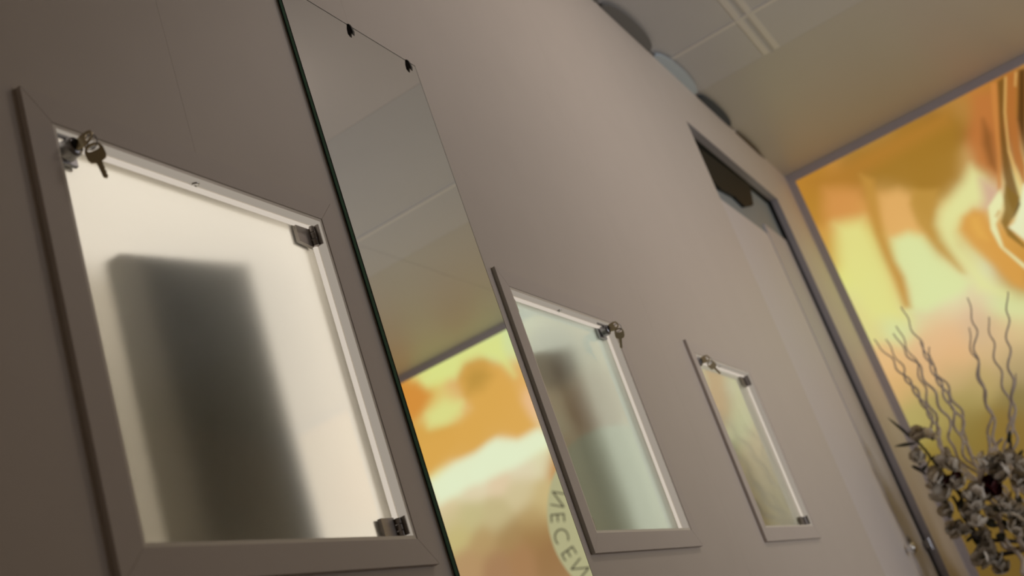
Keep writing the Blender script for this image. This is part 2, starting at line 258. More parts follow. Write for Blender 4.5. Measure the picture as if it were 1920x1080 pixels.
# ------------------------------------------------------------------ the room
FLOOR, CEIL, WY, FAR = -0.80, 2.745, 1.01, 7.50
NICHES = [(1.050, 1.652, 0.342, 0.946), (2.371, 2.978, 0.342, 0.946), (3.668, 4.272, 0.342, 0.946)]
DOOR = (5.155, 6.76, FLOOR, 2.39)
bm = bmesh.new(); box(bm, -2.0, 7.7, -3.4, 1.4, FLOOR - 0.1, FLOOR); struct(link('floor', bm, M['floor']))
wall = struct(empty('wall_left', (0, WY, FLOOR)))
seams = [-2.0, -0.2, 1.355, 2.022, 3.355, 4.69, 7.5]
for a, b in zip(seams, seams[1:]):
    bm = bmesh.new()
    hs = [n for n in NICHES if n[0] < b and n[1] > a] + ([DOOR] if b == 7.5 else [])
    holed_slab(bm, a + (0.00025 if a > -1.9 else 0), b - (0.00025 if b < 7.4 else 0), FLOOR, CEIL + 0.02, WY, WY + 0.10, hs)
    link('wall_panel', bm, M['wall'], wall)
for k, (n, b) in enumerate({'wall_far': (FAR, FAR + 0.1, -3.4, 1.12), 'wall_near': (-2.1, -2.0, -3.4, 1.12)}.items()):
    bm = bmesh.new(); box(bm, b[0], b[1], b[2], b[3], FLOOR, CEIL + 0.05); struct(link(n, bm, M['wall']))
bm = bmesh.new(); box(bm, -2.0, 7.5, -3.5, -3.4, FLOOR, CEIL + 0.05); struct(link('wall_right', bm, M['wall']))
ceil = struct(empty('ceiling', (3, -1, CEIL)))
cx = [(-2.0, 1.2, 'ceil_a'), (1.2, 2.2, 'ceil_a'), (2.2, 3.2, 'ceil_a'), (3.2, 4.2, 'ceil_a'), (4.2, 5.2, 'ceil_b'), (5.2, 5.69, 'ceil_b'), (5.69, 7.55, 'ceil_c')]
for a, b, mm in cx:
    for y0, y1 in (((-3.45, -1.0), (-1.0, 1.10)) if a > 5.6 else ((-3.45, -2.6), (-2.6, -1.0), (-1.0, 0.56), (0.56, 1.10))):
        bm = bmesh.new(); box(bm, a + 0.001, b - 0.001, y0 + 0.001, y1 - 0.001, CEIL, CEIL + 0.04)
        link('ceiling_panel', bm, M[mm], ceil)
for x0, x1, y0, y1 in ((5.185, 5.215, -3.4, 1.0), (4.2, 5.68, 0.515, 0.545), (4.2, 5.68, 0.575, 0.605)):
    bm = bmesh.new(); zz = 0.003 if x1 - x0 > 0.1 else 0.0045; box(bm, x0, x1, y0, y1, CEIL - zz, CEIL + 0.002)
    link('ceiling_profile', bm, M['ceil_seam'], ceil)

# ------------------------------------------------------------------ backlit golden print on the far wall
def print_colour(P, K, y, z):
    sr = sg = sb = sw = 0.0
    for py, pz, r, g, b in P:
        d = (py - y) ** 2 + (pz - z) ** 2
        if d < 0.25: w_ = math.exp(-d / 0.0085) + 3e-4 / (d * d * 40 + 0.02)
        else: w_ = 3e-4 / (d * d * 40 + 0.02)
        sr += r * w_; sg += g * w_; sb += b * w_; sw += w_
    c = [sr / sw, sg / sw, sb / sw]
    for col, wd, pl, bb in K:
        if y < bb[0] or y > bb[1] or z < bb[2] or z > bb[3]: continue
        best = 9; inside = False; ay, az = pl[-1]
        for by, bz in pl:
            if (az > z) != (bz > z) and y < (by - ay) * (z - az) / (bz - az) + ay: inside = not inside
            dy, dz = by - ay, bz - az
            t = max(0, min(1, ((y - ay) * dy + (z - az) * dz) / (dy * dy + dz * dz)))
            dd = math.hypot(y - ay - t * dy, z - az - t * dz)
            if dd < best: best = dd
            ay, az = by, bz
        k = 0.5 + 0.5 * (best if inside else -best) / wd
        k = max(0.0, min(1.0, k)); k = k * k * (3 - 2 * k) * 0.90
        c = [c[i] * (1 - k) + col[i] * k for i in range(3)]
    return c
pts = []
for t in PRINT_POINTS.split():
    a, b, c = t.split(','); pts.append((float(a), float(b)) + lin(c)[:3])
strokes = []
for c, wd, pl in PRINT_SHAPES:
    wd *= 2.1 if wd > 0.014 else 1.3
    ys = [p[0] for p in pl]; zs = [p[1] for p in pl]; q = wd
    strokes.append((lin(c)[:3], wd, pl, (min(ys) - q, max(ys) + q, min(zs) - q, max(zs) + q)))
panel = tag(empty('backlit_panel', (FAR, 0, -0.6)), 'wide backlit wall panel with golden swirling liquid print in grey metal frame', 'panel')
PY0, PY1, PZ0, PZ1 = -3.25, 0.962, -0.70, 2.692
def axis(a, b, fine0, fine1, df, dc):
    v = [a]
    while v[-1] < b - 1e-6:
        v.append(min(b, v[-1] + (df if fine0 < v[-1] < fine1 else dc)))
    return v
YS = axis(PY0, -0.62, -2.45, -1.2, 0.018, 0.04)[:-1] + axis(-0.62, 0.1, -9, 9, 0.0065, 0.0065)[:-1] + axis(0.1, PY1, 0, 1, 0.0125, 0.02)
ZS = axis(PZ0, PZ1, 1.35, 2.8, 0.0085, 0.03)
buckets = {}
def near_points(y, z):
    k = (int((y + 5) / 0.2), int((z + 5) / 0.2))
    if k not in buckets:
        cy, cz = (k[0] + 0.5) * 0.2 - 5, (k[1] + 0.5) * 0.2 - 5
        buckets[k] = sorted(pts, key=lambda p: (p[0] - cy) ** 2 + (p[1] - cz) ** 2)
    return buckets[k]
verts = []; cols = []
for z in ZS:
    for y in YS:
        verts.append((FAR - 0.02, y, z)); cols.append(print_colour(pts, strokes, y, z))
ny = len(YS)
faces = [(r * ny + c, r * ny + c + 1, (r + 1) * ny + c + 1, (r + 1) * ny + c) for r in range(len(ZS) - 1) for c in range(ny - 1)]
me = bpy.data.meshes.new('print_sheet'); me.from_pydata(verts, [], faces)
ca = me.color_attributes.new('print', 'FLOAT_COLOR', 'POINT')
ca.data.foreach_set('color', [v for c in cols for v in (c[0], c[1], c[2], 1.0)])
pm = bpy.data.materials.new('backlit_print'); pm.use_nodes = True; n = pm.node_tree; n.nodes.clear()
at_ = n.nodes.new('ShaderNodeAttribute'); at_.attribute_name = 'print'
em = n.nodes.new('ShaderNodeEmission'); em.inputs[1].default_value = 1.0
gl = n.nodes.new('ShaderNodeBsdfGlossy'); gl.inputs['Roughness'].default_value = 0.3; gl.inputs['Color'].default_value = (0.02, 0.02, 0.02, 1)
ad = n.nodes.new('ShaderNodeAddShader'); ou = n.nodes.new('ShaderNodeOutputMaterial')
n.links.new(at_.outputs['Color'], em.inputs[0]); n.links.new(em.outputs[0], ad.inputs[0]); n.links.new(gl.outputs[0], ad.inputs[1]); n.links.new(ad.outputs[0], ou.inputs[0])
me.materials.append(pm); o = bpy.data.objects.new('print_sheet', me); COL.objects.link(o); adopt(o, panel)
for nm, (y0, y1, z0, z1) in {'frame_top': (PY0 - 0.05, WY, PZ1, CEIL - 0.002), 'frame_side': (PY1, WY, PZ0, PZ1), 'frame_bottom': (PY0 - 0.05, WY, PZ0 - 0.05, PZ0)}.items():
    bm = bmesh.new(); box(bm, FAR - 0.03, FAR, y0, y1, z0, z1)
    if nm == 'frame_top': box(bm, FAR - 0.042, FAR - 0.03, y0, y1, z0 + 0.03, z1)      # raised lip of the profile
    link(nm, bm, M['alu'], panel)
bm = bmesh.new(); box(bm, FAR - 0.03, FAR, PY0 - 0.05, PY0, PZ0, PZ1); link('frame_side', bm, M['alu'], panel)
# round sign, seen only in the mirror
SC = Vector((FAR - 0.03, -0.889, 1.131))
sign = tag(empty('round_sign', SC), 'round cream sign with dark letters round its rim, seen reflected in the mirror', 'sign')
bm = bmesh.new(); lathe(bm, [(0.585, 0.0), (0.604, 0.004), (0.604, 0.01), (0.598, 0.016)], SC + Vector((0.008, 0, 0)), (-1, 0, 0), 96)
link('disc', bm, M['sign'], sign)
for ch, ang in zip('NECEN', (30.1, 16.4, 2.4, -12.0, -26.6)):
    fc = bpy.data.curves.new('letter', 'FONT'); fc.body = ch; fc.size = 0.165; fc.align_x = 'CENTER'; fc.align_y = 'CENTER'
    fc.extrude = 0.003; fc.offset = -0.0028; fc.materials.append(M['ink'])
    tmp = bpy.data.objects.new('letter_outline', fc); lm = bpy.data.meshes.new_from_object(tmp); bpy.data.objects.remove(tmp)
    lo = bpy.data.objects.new('letter', lm); COL.objects.link(lo)
    a = math.radians(ang)
    pos = SC + Vector((-0.012, -0.512 * math.cos(a), 0.512 * math.sin(a)))
    outw = Vector((0, -math.cos(a), math.sin(a))); nrm = Vector((-1, 0, 0)); xr = outw.cross(nrm)
    mw = Matrix(((xr.x, outw.x, nrm.x, pos.x), (xr.y, outw.y, nrm.y, pos.y), (xr.z, outw.z, nrm.z, pos.z), (0, 0, 0, 1)))
    lo.parent = sign; lo.matrix_parent_inverse = Matrix.Translation(-SC); lo.matrix_basis = mw

# ------------------------------------------------------------------ door
door = struct(empty('door_1', (5.95, 1.06, FLOOR)))
LX0, LX1, LZ1 = DOOR[0] + 0.012, DOOR[1] - 0.026, DOOR[3] - 0.014
bm = bmesh.new()                                   # frame lining: soffit and both jambs
box(bm, DOOR[0], DOOR[1], WY + 0.001, WY + 0.13, DOOR[3] - 0.003, DOOR[3] + 0.0)
box(bm, DOOR[1] - 0.003, DOOR[1], WY + 0.001, WY + 0.13, FLOOR, DOOR[3] - 0.003)
box(bm, DOOR[0], DOOR[0] + 0.003, WY + 0.001, WY + 0.13, FLOOR, DOOR[3] - 0.003)
link('door_frame', bm, M['jamb'], door)
bm = bmesh.new()
box(bm, LX0, LX1 + 0.023, 1.050, 1.066, LZ1, LZ1 + 0.012); box(bm, LX1, LX1 + 0.023, 1.050, 1.066, FLOOR, LZ1); box(bm, LX0 - 0.009, LX0, 1.050, 1.066, FLOOR, LZ1)
link('rubber_seal', bm, M['rubber'], door)
bm = bmesh.new(); box(bm, LX0, 6.27, 1.064, 1.10, FLOOR + 0.01, 2.055, 0.002); link('door_leaf', bm, M['door'], door)
bm = bmesh.new(); box(bm, 6.272, LX1, 1.060, 1.10, FLOOR + 0.01, 2.12, 0.002); stile = link('door_stile', bm, M['stile'], door)
bm = bmesh.new(); box(bm, LX0, LX1, 1.070, 1.10, 2.057, LZ1, 0.001); link('transom_pane', bm, M['transom'], door)
bm = bmesh.new()
arm = [at(px, py, Y=1.052) for px, py in ((1305, 272), (1340, 298), (1386, 333), (1406, 347), (1413, 384), (1397, 387), (1378, 368), (1352, 354), (1328, 330))]
prism(bm, arm, (0, 0.017, 0)); c_ = link('door_closer', bm, M['rubber'], door); c_['label'] = 'dark door closer with hanging arm'
bm = bmesh.new(); lathe(bm, [(0.028, 0), (0.028, 0.006), (0.024, 0.009)], at(1706, 1013, Y=1.058), (0, -1, 0), 20); e_ = link('escutcheon', bm, M['stile'], door)
kc = at(1706, 1012, Y=1.048)
bm = bmesh.new(); lathe(bm, [(0.013, 0), (0.013, 0.002)], kc + Vector((0, 0.001, 0)), (0, -1, 0), 16); box(bm, kc.x - 0.006, kc.x + 0.006, 1.046, 1.049, kc.z - 0.035, kc.z); link('keyhole', bm, M['dark'], door)
bm = bmesh.new(); lathe(bm, [(0.012, 0), (0.010, 0.012), (0.024, 0.024), (0.027, 0.038), (0.018, 0.048), (0.0, 0.050)], at(1699, 1032, Y=1.060), (0, -1, 0), 20); h_ = link('door_knob', bm, M['chrome'], door, True)
bm = bmesh.new(); q = at(1736, 1022, Y=1.050); box(bm, q.x - 0.03, q.x + 0.02, 1.03, 1.052, q.z - 0.022, q.z + 0.022, 0.004); tube(bm, [q + Vector((0.0, -0.022, -0.03)), q + Vector((0, -0.022, 0.03))], 0.009, 10); link('latch_plate', bm, M['zinc'], door)

# ------------------------------------------------------------------ display niches
def make_key(parent_empty, frame, name='key'):
    """key drawn in a local frame: origin at the shoulder of the bow, +v towards the ring hole, -v along the blade"""
    o_, u, v, t = frame
    bm = bmesh.new()
    outer = [(-.0095, .001), (-.0115, .006), (-.0115, .016), (-.0085, .0225), (-.003, .025), (.003, .025), (.0085, .0225), (.0115, .016), (.0115, .006), (.0095, .001), (.004, -.001), (-.004, -.001)]
    inner = [(-.0055, .0150), (-.0070, .0160), (-.0075, .0180), (-.0060, .0205), (-.002, .0220), (.002, .0220), (.0060, .0205), (.0075, .0180), (.0070, .0160), (.0055, .0150), (.002, .0145), (-.002, .0145)]
    P = lambda a, b, c: o_ + (u * a + v * b + t * c) * 1.15
    for s in (1,):
        A = [bm.verts.new(P(a, b, .0011)) for a, b in outer]; B = [bm.verts.new(P(a, b, -.0011)) for a, b in outer]
        C = [bm.verts.new(P(a, b, .0011)) for a, b in inner]; D = [bm.verts.new(P(a, b, -.0011)) for a, b in inner]
        k = len(outer)
        for i in range(k):
            j = (i + 1) % k
            bm.faces.new((A[i], A[j], C[j], C[i])); bm.faces.new((B[i], D[i], D[j], B[j]))
            bm.faces.new((A[i], B[i], B[j], A[j])); bm.faces.new((C[i], C[j], D[j], D[i]))
    blade = [(-.0035, 0), (.0035, 0), (.0035, -.006), (.0028, -.008), (.0036, -.010), (.0022, -.013), (.0034, -.016), (.0020, -.019), (.0030, -.022), (0, -.025), (-.0032, -.022)]
    prism(bm, [P(a, b, -.0010) for a, b in blade], t * .002)
    return link(name, bm, M['brass'], parent_empty)

def key_pair(where, bowdir, side, hang, label, swing=0.0):
    """one key in the lock, its spare hanging from the ring"""
    root = tag(empty('key_ring', where), label, 'keys', 'keys hanging in the locks of the display niches')
    v = Vector(bowdir).normalized(); u = Vector((0, 0, 1)); u = (u - v * u.dot(v)).normalized(); t = u.cross(v)
    u2 = u * math.cos(0.35) + t * math.sin(0.35); t2 = u2.cross(v)
    make_key(root, (Vector(where), u2, v, t2))
    hole = Vector(where) + v * .0213
    c = hole + Vector(side) * 0.004 + Vector((0, 0, -.0095)); n_ = t2
    bm = bmesh.new(); a = (hole - c).normalized(); b_ = Vector(n_).cross(a).normalized()
    ring = [c + (a * math.cos(g) + b_ * math.sin(g)) * 0.0110 for g in (2 * math.pi * k / 24 for k in range(24))]
    tube(bm, ring + [ring[0]], 0.0009, 6); link('ring', bm, M['zinc'], root, True)
    low = c + (c - hole)
    d = (Vector((0, 0, -1)) + Vector(hang)).normalized(); v2 = -d
    u3 = Vector((0.55, -0.83, 0)) ; u3 = (u3 - v2 * u3.dot(v2)).normalized(); t3 = u3.cross(v2)
    make_key(root, (low + d * 0.0213, u3, v2, t3))
    return root

def niche(n, lock_right, label, glass_led):
    x0, x1, z0, z1 = n
    root = tag(empty('display_niche', ((x0 + x1) / 2, WY, z0)), label, 'display niche', 'square lit display niches let into the wall')
    W, y0, y1 = 0.0445, 1.000, WY
    for (ax, az), (bx, bz), (cx_, cz), (dx, dz) in (
            ((x0 - W, z1 + W), (x1 + W, z1 + W), (x1, z1), (x0, z1)), ((x0 - W, z0 - W), (x1 + W, z0 - W), (x1, z0), (x0, z0)),
            ((x0 - W, z0 - W), (x0 - W, z1 + W), (x0, z1), (x0, z0)), ((x1 + W, z0 - W), (x1 + W, z1 + W), (x1, z1), (x1, z0))):
        bm = bmesh.new(); prism(bm, [(ax, y0, az), (bx, y0, bz), (cx_, y0, cz), (dx, y0, dz)], (0, y1 - y0, 0))
        bmesh.ops.bevel(bm, geom=bm.edges[:], offset=0.0006, segments=1, affect='EDGES')
        link('frame_piece', bm, M['frame'], root)
    e, D = 0.006, 1.33
    for nm, b in (('top_board', (x0, x1, z1 - e, z1)), ('bottom_board', (x0, x1, z0, z0 + e)), ('side_board', (x0, x0 + e, z0 + e, z1 - e)), ('side_board', (x1 - e, x1, z0 + e, z1 - e))):
        bm = bmesh.new(); box(bm, b[0], b[1], 1.0015, D, b[2], b[3]); link(nm, bm, M['cream'], root)
    bm = bmesh.new(); box(bm, x0, x1, D, D + 0.01, z0, z1); link('back_board', bm, M['cream'], root)
    # rounded bead the door closes against, top and the far side; its glow is added to light the reveal
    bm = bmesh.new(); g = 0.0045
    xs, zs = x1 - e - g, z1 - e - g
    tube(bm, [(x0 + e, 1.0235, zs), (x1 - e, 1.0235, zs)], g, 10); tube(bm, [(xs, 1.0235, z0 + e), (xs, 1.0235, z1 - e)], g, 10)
    lb = link('bead_added_glow', bm, M['bead'], root, True); lb['label'] = 'cream bead along the glass, with an added glow'
    bm = bmesh.new()                                  # glowing lip added to brighten the reveal between casing and glass
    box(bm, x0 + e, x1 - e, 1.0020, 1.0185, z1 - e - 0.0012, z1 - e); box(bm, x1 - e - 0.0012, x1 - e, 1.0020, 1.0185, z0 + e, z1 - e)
    link('lip_added_glow', bm, M['lip'], root)
    # glass door
    gx0, gx1, gz0, gz1 = x0 + e + 0.002, x1 - e - 0.002, z0 + e + 0.002, z1 - e - 0.002
    bm = bmesh.new(); box(bm, gx0, gx1, 1.029, 1.035, gz0, gz1); glass = link('glass_door', bm, M['frost'], root); glass['label'] = 'frosted glass door'
    hx = x0 + e if lock_right else x1 - e; s = 1 if lock_right else -1
    for hz, top in ((gz1, True), (gz0, False)):
        za, zb = (hz - 0.044, hz) if top else (hz, hz + 0.036)
        bm = bmesh.new()
        q = [(hx + s * 0.012, za), (hx + s * 0.050, za + (0.005 if top else 0)), (hx + s * 0.050, zb - 0.001), (hx + s * 0.012, zb)]
        prism(bm, [(a, 1.0215, b) for a, b in q], (0, 0.0070, 0))            # clamp plate on the glass
        prism(bm, [(a, 1.0355, b) for a, b in q], (0, 0.003, 0))
        box(bm, *sorted((hx + s * 0.001, hx + s * 0.004)), 1.006, 1.034, za + 0.003, zb - 0.002)
        link('hinge', bm, M['steel'], glass)
        bm = bmesh.new(); kx = hx + s * 0.008
        for k in range(3):
            l = (zb - za - 0.004) / 3; zz = za + 0.002 + k * l
            lathe(bm, [(0.0052, 0), (0.0056, 0.0008), (0.0056, l - 0.0016), (0.0052, l - 0.0008)], (kx, 1.018, zz), (0, 0, 1), 14)
        link('hinge_barrel', bm, M['steel'], glass, False)
        if top:
            bm = bmesh.new(); box(bm, kx - 0.0015, kx + 0.0015, 1.012, 1.014, za + 0.016, za + 0.030); link('hinge_pin', bm, M['chrome'], glass)
    lx = (gx1 - 0.036) if lock_right else (gx0 + 0.028); lz = gz1 - 0.017; s = -1 if lock_right else 1
    bm = bmesh.new()                                                        # the lock clamps over the corner of the glass
    box(bm, *sorted((lx - s * 0.026, lx + s * 0.020)), 1.0225, 1.0288, lz - 0.018, lz + 0.018, 0.0015)
    box(bm, *sorted((lx - s * 0.026, lx + s * 0.020)), 1.0355, 1.041, lz - 0.018, lz + 0.018, 0.0015)
    lathe(bm, [(0.0150, 0), (0.0160, 0.004), (0.0150, 0.018), (0.0125, 0.0225), (0.0105, 0.0235), (0.0100, 0.0215), (0.0, 0.0215)], (lx, 1.0230, lz), (0, -1, 0), 28)
    link('lock', bm, M['zinc'], glass)
    bm = bmesh.new(); lathe(bm, [(0.0085, 0), (0.0085, 0.004), (0.0078, 0.005)], (lx, 1.0020, lz), (0, -1, 0), 24); box(bm, lx - 0.0012, lx + 0.0012, 0.9968, 0.9975, lz - 0.005, lz + 0.005, mi=0); link('lock_plug', bm, M['dark'], glass)
    bm = bmesh.new(); box(bm, *sorted((lx - s * 0.022, lx + s * 0.044)), 1.008, 1.012, gz1 - 0.004, gz1 + 0.0005); link('latch_tongue', bm, M['zinc'], root)
    # magnet catch in the soffit
    mx = x0 + 0.29
    bm = bmesh.new(); lathe(bm, [(0.0030, 0.0), (0.0075, 0.0), (0.0085, 0.0015), (0.0075, 0.0035), (0.0045, 0.0035), (0.0030, 0.0020)], (mx, 1.0165, z1 - e), (0, 0, -1), 20); link('door_stop', bm, M['chrome'], root, True)
    # lamps inside the box: a strip under the top board and one in the far front corner
    bm = bmesh.new(); box(bm, x0 + 0.05, x1 - e - 0.001, 1.05, 1.31, z1 - e - 0.005, z1 - e - 0.001); link('light_panel', bm, glass_led, root)
    bm = bmesh.new(); box(bm, x1 - e - 0.005, x1 - e - 0.001, 1.05, 1.31, z0 + 0.02, z1 - e - 0.006); link('light_panel', bm, glass_led, root)
    return root, Vector((lx, 0.9995, lz))

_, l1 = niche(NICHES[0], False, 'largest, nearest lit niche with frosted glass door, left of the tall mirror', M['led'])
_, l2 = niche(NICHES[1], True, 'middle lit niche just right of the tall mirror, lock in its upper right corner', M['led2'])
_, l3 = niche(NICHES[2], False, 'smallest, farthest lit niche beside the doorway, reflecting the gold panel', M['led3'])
key_pair(l1, (0.10, -1, 0.10), (0.3, -0.2, 0), (0.16, -0.10, 0), 'two keys on a ring in the lock of the nearest niche')
key_pair(l2, (0.30, -1, 0.20), (0.2, -0.3, 0), (0.05, 0.25, 0), 'two keys on a ring in the lock of the middle niche')
key_pair(l3, (0.25, -1, 0.10), (0.3, -0.2, 0), (0.3, -0.35, 0), 'two keys on a ring in the lock of the farthest niche')
def slant_top(bm, zb, h, p0, ux, wid):
    for v in bm.verts:                                  # the board is cut higher on its far side
        if v.co.z > zb + h * 0.5: v.co.z += 0.085 * (v.co - p0).dot(ux) / wid
def dark_board(n, a, b, h, label, turn=0.15, wid=0.37):
    x0, x1, z0, z1 = n; zb = z0 + 0.0065
    root = tag(empty('dark_board', (x0 + a, 1.15, zb)), label, 'board', 'dark boards standing behind the frosted glass')
    c, s = math.cos(turn), math.sin(turn)
    p0 = Vector((x0 + a, 1.062, zb)); ux = Vector((c, s, 0)); uy = Vector((-s * 0.3, 1, 0)).normalized()
    def P(i, j, k): return p0 + ux * i + uy * j + Vector((0, 0, k))
    bm = bmesh.new(); prism(bm, [P(0, 0, 0), P(wid, 0, 0), P(wid, b, 0), P(0, b, 0)], (0, 0, h)); slant_top(bm, zb, h, p0, ux, wid); link('board', bm, M['box'], root)
    bm = bmesh.new(); prism(bm, [P(-.004, -.004, 0), P(wid + .004, -.004, 0), P(wid + .004, b + .004, 0), P(-.004, b + .004, 0)], (0, 0, 0.006)); link('foot', bm, M['box'], root)
dark_board(NICHES[0], 0.140, 0.03, 0.455, 'tall dark board blurred behind the glass of the nearest niche')
dark_board(NICHES[1], 0.140, 0.03, 0.47, 'tall dark board blurred behind the glass of the middle niche')
dark_board(NICHES[2], 0.080, 0.03, 0.28, 'low dark board blurred behind the glass of the farthest niche')

# ------------------------------------------------------------------ tall frameless mirror
MX0, MX1, MZ0, MZ1, MY0, MY1 = 1.748, 2.273, -0.45, 1.535, 0.9995, 1.0092
mir = tag(empty('wall_mirror', ((MX0 + MX1) / 2, MY1, MZ0)), 'tall frameless wall mirror with green glass edge between the first two niches', 'mirror')
bm = bmesh.new(); v = [bm.verts.new(p) for p in ((MX0, MY0, MZ0), (MX1, MY0, MZ0), (MX1, MY0, MZ1), (MX0, MY0, MZ1))]; f = bm.faces.new(v)
bmesh.ops.inset_individual(bm, faces=[f], thickness=0.0012, depth=0.0)
bmesh.ops.solidify(bm, geom=bm.faces[:], thickness=0.0002)
link('mirror_face', bm, M['mirror'], mir)
bm = bmesh.new(); box(bm, MX0, MX1, MY0 + 0.0004, MY1, MZ0, MZ1, 0.0008); link('glass_sheet', bm, M['glass_edge'], mir)
for nm, (a, b, c, d, e, f) in {'a': (MX0 - 0.0006, MX0, MY0 - 0.0002, MY0 + 0.0018, MZ0, MZ1), 'b': (MX0 - 0.0006, MX0, MY1 - 0.0018, MY1, MZ0, MZ1), 'c': (MX0, MX1, MY0 - 0.0006, MY0 + 0.002, MZ1, MZ1 + 0.0008), 'd': (MX1, MX1 + 0.0005, MY0 - 0.0003, MY0 + 0.0010, MZ0, MZ1)}.items():
    bm = bmesh.new(); box(bm, a, b, c, d, e, f); link('ground_edge', bm, M['arris'], mir)
for cxp in (2.0, 2.238):
    bm = bmesh.new()
    f = MY0; prof = [(f - .004, -.030), (f - .007, -.020), (f - .006, -.008), (f - .003, .002), (f + .003, .006), (1.0098, .010), (1.0098, .003), (f + .003, .002), (f - .0009, .001), (f - .0009, -.006), (f - .001, -.020)]
    prism(bm, [(cxp - 0.0035, y_, MZ1 + z_) for y_, z_ in prof], (0.007, 0, 0)); link('clip', bm, M['dark'], mir)
    bm = bmesh.new(); lathe(bm, [(0.004, 0), (0.004, 0.002), (0.002, 0.003)], (cxp + 0.0075, 1.0099, MZ1 + 0.004), (0, -1, 0), 12)
    link('clip_screw', bm, M['brass'], mir)

# ------------------------------------------------------------------ row of oval discs under the ceiling, along the wall
for a, b, bulge, mm, lab in ((3.78, 4.36, 0.062, 'd_grey', 'grey half-oval ceiling disc at the top edge of the picture'),
                             (4.41, 4.98, 0.058, 'd_grey', 'broad dull grey half-oval disc where wall meets ceiling'),
                             (5.05, 5.64, 0.052, 'd_pale', 'pale blue shiny half-oval disc above the doorway corner'),
                             (5.69, 6.23, 0.042, 'd_navy', 'dark navy half-oval disc over the doorway'),
                             (6.36, 6.86, 0.018, 'd_brown', 'thin dark brown half-oval disc nearest the gold panel')):
    bm = bmesh.new(); cxm, hw = (a + b) / 2, (b - a) / 2
    arc = [(cxm + hw * math.cos(t_) , WY - 0.0005 - bulge * math.sin(t_) ** 0.7, CEIL - 0.0215) for t_ in (math.pi * k / 24 for k in range(25))]
    prism(bm, arc, (0, 0, 0.012))
    root = tag(empty('ceiling_disc', (cxm, WY - 0.01, CEIL - 0.02)), lab, 'disc', 'oval discs along the top of the wall')
    link('disc_plate', bm, M[mm], root)
    bm = bmesh.new(); lathe(bm, [(0.008, 0), (0.008, 0.0095)], (cxm, WY - 0.012, CEIL - 0.0096), (0, 0, 1), 10); link('spacer', bm, M['zinc'], root)
    bm = bmesh.new(); tube(bm, [(b - 0.01, WY - 0.006, CEIL - 0.0155), (b + 0.035, WY - 0.005, CEIL - 0.018), (b + 0.075, WY - 0.006, CEIL - 0.0155)], 0.003, 6); link('link_wire', bm, M['dark'], root)

# ------------------------------------------------------------------ flower arrangement in a tall black vase
BASE = Vector((6.60, 0.42, 0.0))
vase = tag(empty('floor_vase', (BASE.x, BASE.y, FLOOR)), 'tall black floor vase under the white flowers at lower right', 'vase')
bm = bmesh.new(); lathe(bm, [(0.12, 0.001), (0.13, 0.02), (0.10, 0.30), (0.12, 0.60), (0.17, 0.82), (0.16, 0.90), (0.15, 0.90), (0.155, 0.82), (0.10, 0.55), (0.0, 0.5)], (BASE.x, BASE.y, FLOOR), (0, 0, 1), 40)
link('vase_body', bm, M['vase'], vase, True)
bm = bmesh.new(); lathe(bm, [(0.158, 0.0), (0.166, 0.006), (0.158, 0.014), (0.150, 0.006)], (BASE.x, BASE.y, FLOOR + 0.89), (0, 0, 1), 40); link('rim', bm, M['vase'], vase, True)
arr = tag(empty('flower_arrangement', (BASE.x, BASE.y, 0.05)), 'arrangement of white magnolias and pale corkscrew twigs before the gold panel', 'flowers')
def smooth_path(pts, n=4):
    out = []
    for i in range(len(pts) - 1):
        p0, p1, p2, p3 = pts[max(i - 1, 0)], pts[i], pts[i + 1], pts[min(i + 2, len(pts) - 1)]
        for k in range(n):
            t = k / n
            out.append(0.5 * ((2 * p1) + (p2 - p0) * t + (2 * p0 - 5 * p1 + 4 * p2 - p3) * t * t + (3 * p1 - p0 - 3 * p2 + p3) * t ** 3))
    out.append(pts[-1]); return out
def twig(px, X, amp=0.011, r=0.006, m='twig', name='twig', wave=0.16):
    P = [at(a, b, X=X + 0.03 * math.sin(i * 1.7)) for i, (a, b) in enumerate(px)]
    P.append(BASE + Vector((random.uniform(-.05, .05), random.uniform(-.05, .05), 0.02)))
    P = smooth_path(P, 10); L = 0; ph = random.uniform(0, 6); out = []
    for i, p in enumerate(P):
        if i: L += (P[i] - P[i - 1]).length
        out.append(p + Vector((math.sin(L * 6.28 / wave + ph), math.cos(L * 6.28 / wave + ph), 0)) * amp * min(1, L * 8))
    n_ = len(out); rr = [r * (0.55 + 0.65 * min(1, i / (n_ * 0.5))) for i in range(n_)]
    bm = bmesh.new(); tube(bm, out, rr, 7, 0); return link(name, bm, M[m], arr, True)
TW = [([(1639, 636), (1667, 670), (1692, 700), (1717, 733), (1739, 772), (1755, 794), (1790, 870)], 6.5),
      ([(1661, 636), (1686, 678), (1702, 712), (1722, 740), (1745, 782), (1775, 850)], 6.7),
      ([(1675, 625), (1697, 658), (1719, 683), (1742, 722), (1767, 767), (1782, 800), (1800, 860)], 6.4),
      ([(1680, 611), (1717, 680), (1733, 730), (1747, 767), (1760, 800), (1785, 870)], 6.6),
      ([(1689, 575), (1722, 636), (1750, 692), (1772, 736), (1791, 767), (1805, 795), (1825, 860)], 6.5),
      ([(1742, 650), (1746, 680), (1767, 711), (1789, 750), (1808, 790), (1822, 850)], 6.7),
      ([(1725, 640), (1745, 684), (1765, 725), (1783, 765), (1797, 810), (1830, 880)], 6.35),
      ([(1814, 558), (1828, 611), (1830, 667), (1839, 719), (1850, 750), (1864, 800), (1875, 870)], 6.5),
      ([(1817, 614), (1824, 661), (1838, 694), (1840, 724), (1856, 770), (1868, 850)], 6.65),
      ([(1854, 594), (1858, 630), (1872, 689), (1886, 736), (1897, 790), (1890, 880)], 6.55),
      ([(1890, 547), (1889, 597), (1892, 667), (1897, 717), (1901, 764), (1896, 860)], 6.4),
      ([(1905, 700), (1900, 760), (1905, 820), (1900, 900)], 6.7)]
